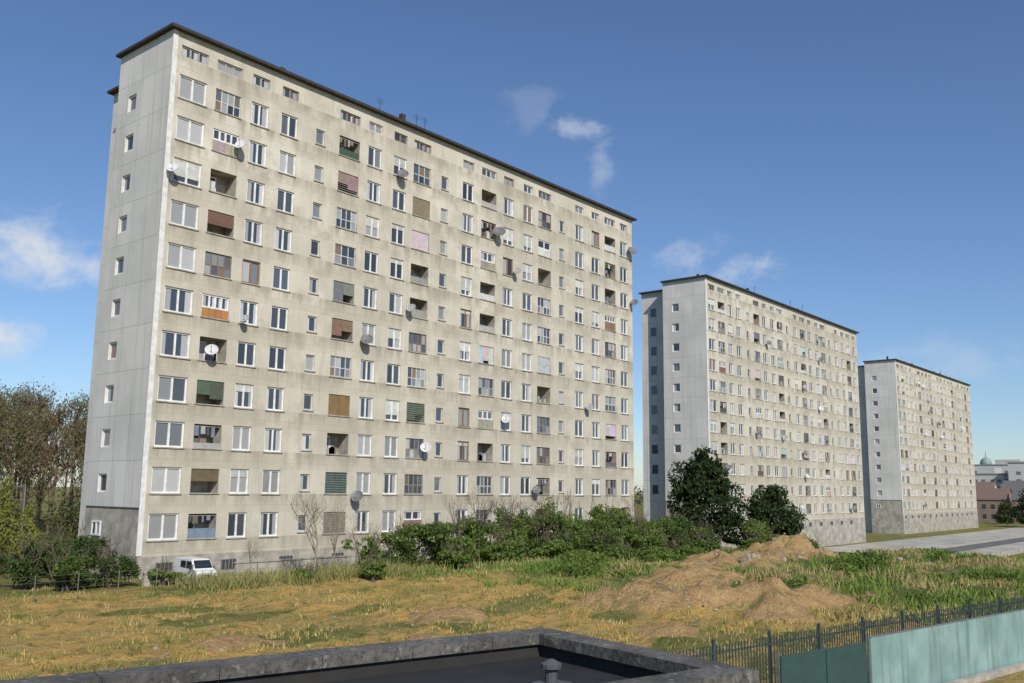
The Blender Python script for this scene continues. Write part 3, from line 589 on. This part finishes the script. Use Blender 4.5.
# ---------------------------------------------------------------- van
def van(x,y,rot,sc=.92):
    e=empty('parked_van',(x,y,T(x,y))); e.rotation_euler=(0,0,rot); e.scale=(sc,sc,sc)
    prof=[(-2.0,.35),(-2.03,.9),(-1.98,1.75),(-1.85,1.85),(.75,1.85),(.95,1.78),(1.45,1.15),(1.98,.98),(2.08,.8),(2.08,.35)]
    bm=bmesh.new(); vs=[bm.verts.new((p[0],-.82,p[1])) for p in prof]; f=bm.faces.new(vs); r=bmesh.ops.extrude_face_region(bm,geom=[f]); bmesh.ops.translate(bm,vec=(0,1.64,0),verts=[g for g in r['geom'] if isinstance(g,bmesh.types.BMVert)])
    for v in bm.verts:
        if v.co.z>1.2: v.co.y*=.9
    bmesh.ops.recalc_face_normals(bm,faces=bm.faces); bmesh.ops.bevel(bm,geom=list(bm.edges),offset=.05,segments=2,affect='EDGES')
    me=bpy.data.meshes.new('body'); bm.to_mesh(me); bm.free(); me.materials.append(simple('white_van_paint',(.72,.72,.71),.35,.1,2,0,0)); o=bpy.data.objects.new('body',me); COL.objects.link(o); o.parent=e
    g=MB(); gc=(.02,.025,.03)
    g.quad([(.98,-.66,1.74),(1.44,-.72,1.18),(1.44,.72,1.18),(.98,.66,1.74)],0,gc); 
    g.v=[(a+.03,b,c+.03) for a,b,c in g.v]
    for s in(-1,1):
        g.quad([(.1,s*.80,1.18),(1.2,s*.82,1.18),(.85,s*.755,1.68),(.1,s*.755,1.68)],0,gc); g.quad([(-.9,s*.80,1.18),(0,s*.80,1.18),(0,s*.755,1.68),(-.9,s*.755,1.68)],0,gc)
    g.obj('windows',[M_GLASS],e); t=MB()
    for xx in(-1.25,1.3):
        for s in(-1,1): tube(t,(xx,s*.62,.33),(xx,s*.84,.33),.33,.33,18,0,(.02,.02,.02)); tube(t,(xx,s*.835,.33),(xx,s*.855,.33),.19,.18,12,0,(.4,.4,.4))
    t.box(2.06,2.14,-.78,.78,.36,.58,0,(.04,.04,.04)); t.box(2.07,2.11,-.4,.4,.62,.76,0,(.05,.05,.05))
    for s in(-1,1): t.box(2.0,2.1,s*.62-.14,s*.62+.14,.68,.88,0,(.6,.6,.55)); t.box(1.05,1.2,s*.95-.08,s*.95+.08,1.12,1.3,0,(.05,.05,.05))
    t.obj('wheels_and_trim',[M_PAINT],e)
van(1.4,-3.9,math.radians(-96),.72)
# ---------------------------------------------------------------- distant houses
def house(x,y,w,d,h,rh,wc,rc,rot=0,name='brick_house'):
    e=empty(name,(x,y,-3)); e.rotation_euler=(0,0,rot); m=MB(); m.box(0,w,0,d,0,h,0,wc); m.quad([(0,0,h),(0,d,h),(0,d/2,h+rh)],0,wc); m.quad([(w,0,h),(w,d,h),(w,d/2,h+rh)],0,wc); m.obj('walls',[M_PAINT],e)
    m=MB(); o=.3; m.quad([(-o,-o,h-.1),(w+o,-o,h-.1),(w+o,d/2,h+rh+.05),(-o,d/2,h+rh+.05)],0,rc); m.quad([(-o,d+o,h-.1),(w+o,d+o,h-.1),(w+o,d/2,h+rh+.05),(-o,d/2,h+rh+.05)],0,rc); m.box(w*.2,w*.2+.8,d*.4,d*.4+.8,h+rh*.5,h+rh+1.3,0,wc); m.obj('roof_and_chimney',[M_PAINT],e)
    m=MB(); n=int(w/2.6)
    for i in range(n):
        for k0 in range(int(h/3)):
            a=1+i*2.5
            m.box(a,a+1.1,-.05,-.01,1+k0*3,2.5+k0*3,0,(.05,.055,.06)); m.box(a,a+1.1,d+.01,d+.05,1+k0*3,2.5+k0*3,0,(.05,.055,.06))
            m.box(a-.08,a+1.18,-.07,-.01,.85+k0*3,.99+k0*3,0,(.5,.5,.48)); m.box(a-.08,a+1.18,d+.01,d+.07,.85+k0*3,.99+k0*3,0,(.5,.5,.48))
    nn=int(d/2.6)
    for i in range(nn):
        for k0 in range(int(h/3)):
            a=.8+i*2.5; m.box(-.05,-.01,a,a+.9,1+k0*3,2.3+k0*3,0,(.08,.08,.085))
    m.obj('windows',[M_PAINT],e)
BR=(.28,.2,.15); PL=(.5,.47,.42); RT=(.2,.135,.11); GT=(.15,.14,.135)
q90=math.radians(90)
house(300,16,9,9,7,3.4,BR,RT,q90); house(304,27,9,9,6.5,3.8,PL,GT,q90,'terraced_house'); house(296,4,10,8,7,3.2,BR,GT,q90); house(300,-8,10,9,6.5,3.6,PL,RT,q90,'terraced_house'); house(310,-22,12,9,7,3.6,PL,GT,q90,'terraced_house')
house(345,30,9,9,9,4,PL,RT,q90,'terraced_house'); house(350,18,10,9,9.5,4,(.4,.36,.3),GT,q90,'terraced_house'); house(346,4,11,9,9,4,PL,GT,q90,'terraced_house')
def pale(x,y,w,d,h):
    e=empty('pale_apartment_building',(x,y,-3)); m=MB(); wc=(.56,.56,.55); m.box(0,w,0,d,0,h,0,wc); m.box(3,w-4,d*.2,d*.5,h,h+3,0,(.5,.5,.48)); m.box(-.3,w+.3,-.3,d+.3,h+.003,h+.5,0,(.3,.3,.3)); m.obj('walls',[M_PAINT],e)
    m=MB()
    for i in range(int(d/3.05)):
        for k0 in range(int(h/3.1)): m.box(-.08,-.02,1+i*3.05,2.6+i*3.05,1.2+k0*3.1,2.5+k0*3.1,0,(.17,.18,.2))
    for i in range(int(w/3)):
        for k0 in range(int(h/3.1)): m.box(1+i*3,2.8+i*3,-.08,-.02,1.2+k0*3.1,2.7+k0*3.1,0,(.17,.18,.2))
    m.obj('windows',[M_PAINT],e)
pale(400,8,20,30,21.5); pale(410,42,20,20,17); pale(520,50,20,40,24)
e=empty('domed_church',(600,92,-3)); m=MB(); m.box(-8,8,-8,8,0,20,0,(.5,.49,.46)); tube(m,(0,0,20),(0,0,27),3.2,3.2,16,0,(.5,.49,.46))
for i in range(8):
    a0=2*math.pi*i/8; m.box(math.cos(a0)*3.2-.4,math.cos(a0)*3.2+.4,math.sin(a0)*3.2-.4,math.sin(a0)*3.2+.4,21.5,25.5,0,(.15,.15,.15))
m.obj('walls_and_drum',[M_PAINT],e); m=MB()
for i in range(6):
    t0,t1=i/6*math.pi/2,(i+1)/6*math.pi/2; tube(m,(0,0,27+4*math.sin(t0)),(0,0,27+4*math.sin(t1)),3.4*math.cos(t0),3.4*math.cos(t1)+.05,16,0,(.24,.34,.31))
tube(m,(0,0,31),(0,0,34.5),.4,.12,8,0,(.24,.34,.31)); m.obj('dome',[M_PAINT],e)
conifer_like('dark_tree',252,2,10.5,9,3500,(.03,.05,.02),(.07,.09,.04),12,.6)
conifer_like('dark_tree',280,14,7,7,2000,(.06,.08,.03),(.1,.12,.05),13,.6)
conifer_like('dark_tree',268,-6,8,9,2500,(.05,.07,.03),(.1,.11,.05),14,.6)
# ---------------------------------------------------------------- sun, sky, camera
sd=Vector((-.46,-.84,0)).normalized(); el=math.radians(38); sdir=Vector((sd.x*math.cos(el),sd.y*math.cos(el),math.sin(el)))
L=bpy.data.lights.new('sun','SUN'); L.energy=4.4; L.angle=math.radians(.5); L.color=(1,.945,.86); lo=bpy.data.objects.new('sun',L); COL.objects.link(lo); lo.rotation_euler=sdir.to_track_quat('Z','Y').to_euler(); lo.location=(-60,-80,80)
w=bpy.data.worlds.new('World'); S.world=w; w.use_nodes=True; nt=w.node_tree; nt.nodes.clear()
out=nt.nodes.new('ShaderNodeOutputWorld'); sky=nt.nodes.new('ShaderNodeTexSky'); sky.sky_type='NISHITA'; sky.sun_disc=False; sky.sun_elevation=el; sky.sun_rotation=math.atan2(sd.x,sd.y)%(2*math.pi)
sky.air_density=1.0; sky.dust_density=.25; sky.ozone_density=3.0
bg=nt.nodes.new('ShaderNodeBackground'); bg.inputs[1].default_value=.098; nt.links.new(mix(nt,1.,sky.outputs[0],(.87,.97,1.13),'MULTIPLY'),bg.inputs[0])
tc=nt.nodes.new('ShaderNodeTexCoord'); vec=tc.outputs['Generated']
nz=noise(nt,scalevec(nt,vec,(1,1,1.7)),9,6,.62,.35); nz2=noise(nt,vec,26,4,.6,.5)
nn_=math_(nt,'ADD',math_(nt,'MULTIPLY',nz,.7),math_(nt,'MULTIPLY',nz2,.3))
tot=None
for (a,b,u,sh_,sv,op,amp) in ((742,513,366,.045,.026,.42,3.0),(738,500,325,.018,.045,.28,3.2),(405,935,224,.11,.05,.9,1.9),(384,984.5,143,.065,.04,1.3,1.4),(806,455,230,.055,.03,.36,3.),(858,394,222,.045,.026,.46,3.),(690,560,385,.03,.03,.12,3.5),(930,330,120,.25,.04,.2,2.5)):
    d=Vector((a,b,u)).normalized(); s=N(nt,'ShaderNodeVectorMath',operation='SUBTRACT'); nt.links.new(vec,s.inputs[0]); s.inputs[1].default_value=d
    q=scalevec(nt,s.outputs[0],(1/sh_,1/sh_,1/sv)); l=N(nt,'ShaderNodeVectorMath',operation='LENGTH'); nt.links.new(q,l.inputs[0])
    v=math_(nt,'ADD',math_(nt,'SUBTRACT',.75,l.outputs['Value']),math_(nt,'MULTIPLY',math_(nt,'SUBTRACT',nn_,.47),amp*2))
    mk=math_(nt,'MULTIPLY',maprange(nt,v,0,1.1),op,clamp=True); fall=maprange(nt,l.outputs['Value'],1.9,.6); mk=math_(nt,'MULTIPLY',mk,fall)
    tot=mk if tot is None else math_(nt,'MAXIMUM',tot,mk)
bg2=nt.nodes.new('ShaderNodeBackground'); bg2.inputs[0].default_value=(.70,.74,.80,1); bg2.inputs[1].default_value=1.0
ms=nt.nodes.new('ShaderNodeMixShader'); nt.links.new(tot,ms.inputs[0]); nt.links.new(bg.outputs[0],ms.inputs[1]); nt.links.new(bg2.outputs[0],ms.inputs[2]); nt.links.new(ms.outputs[0],out.inputs[0])
a=Vector((784,-157,-935)).normalized(); u=Vector((70,5915,-935)).normalized(); u=(u-a*a.dot(u)).normalized(); b=u.cross(a)
M=Matrix((a,b,u)).to_4x4(); M.translation=Vector((-28.95,-52.15,5.4))
cam=bpy.data.cameras.new('camera'); co=bpy.data.objects.new('camera',cam); COL.objects.link(co); co.matrix_world=M
cam.sensor_width=36; cam.lens=36*935/1024; cam.clip_end=6000; cam.clip_start=.1; S.camera=co
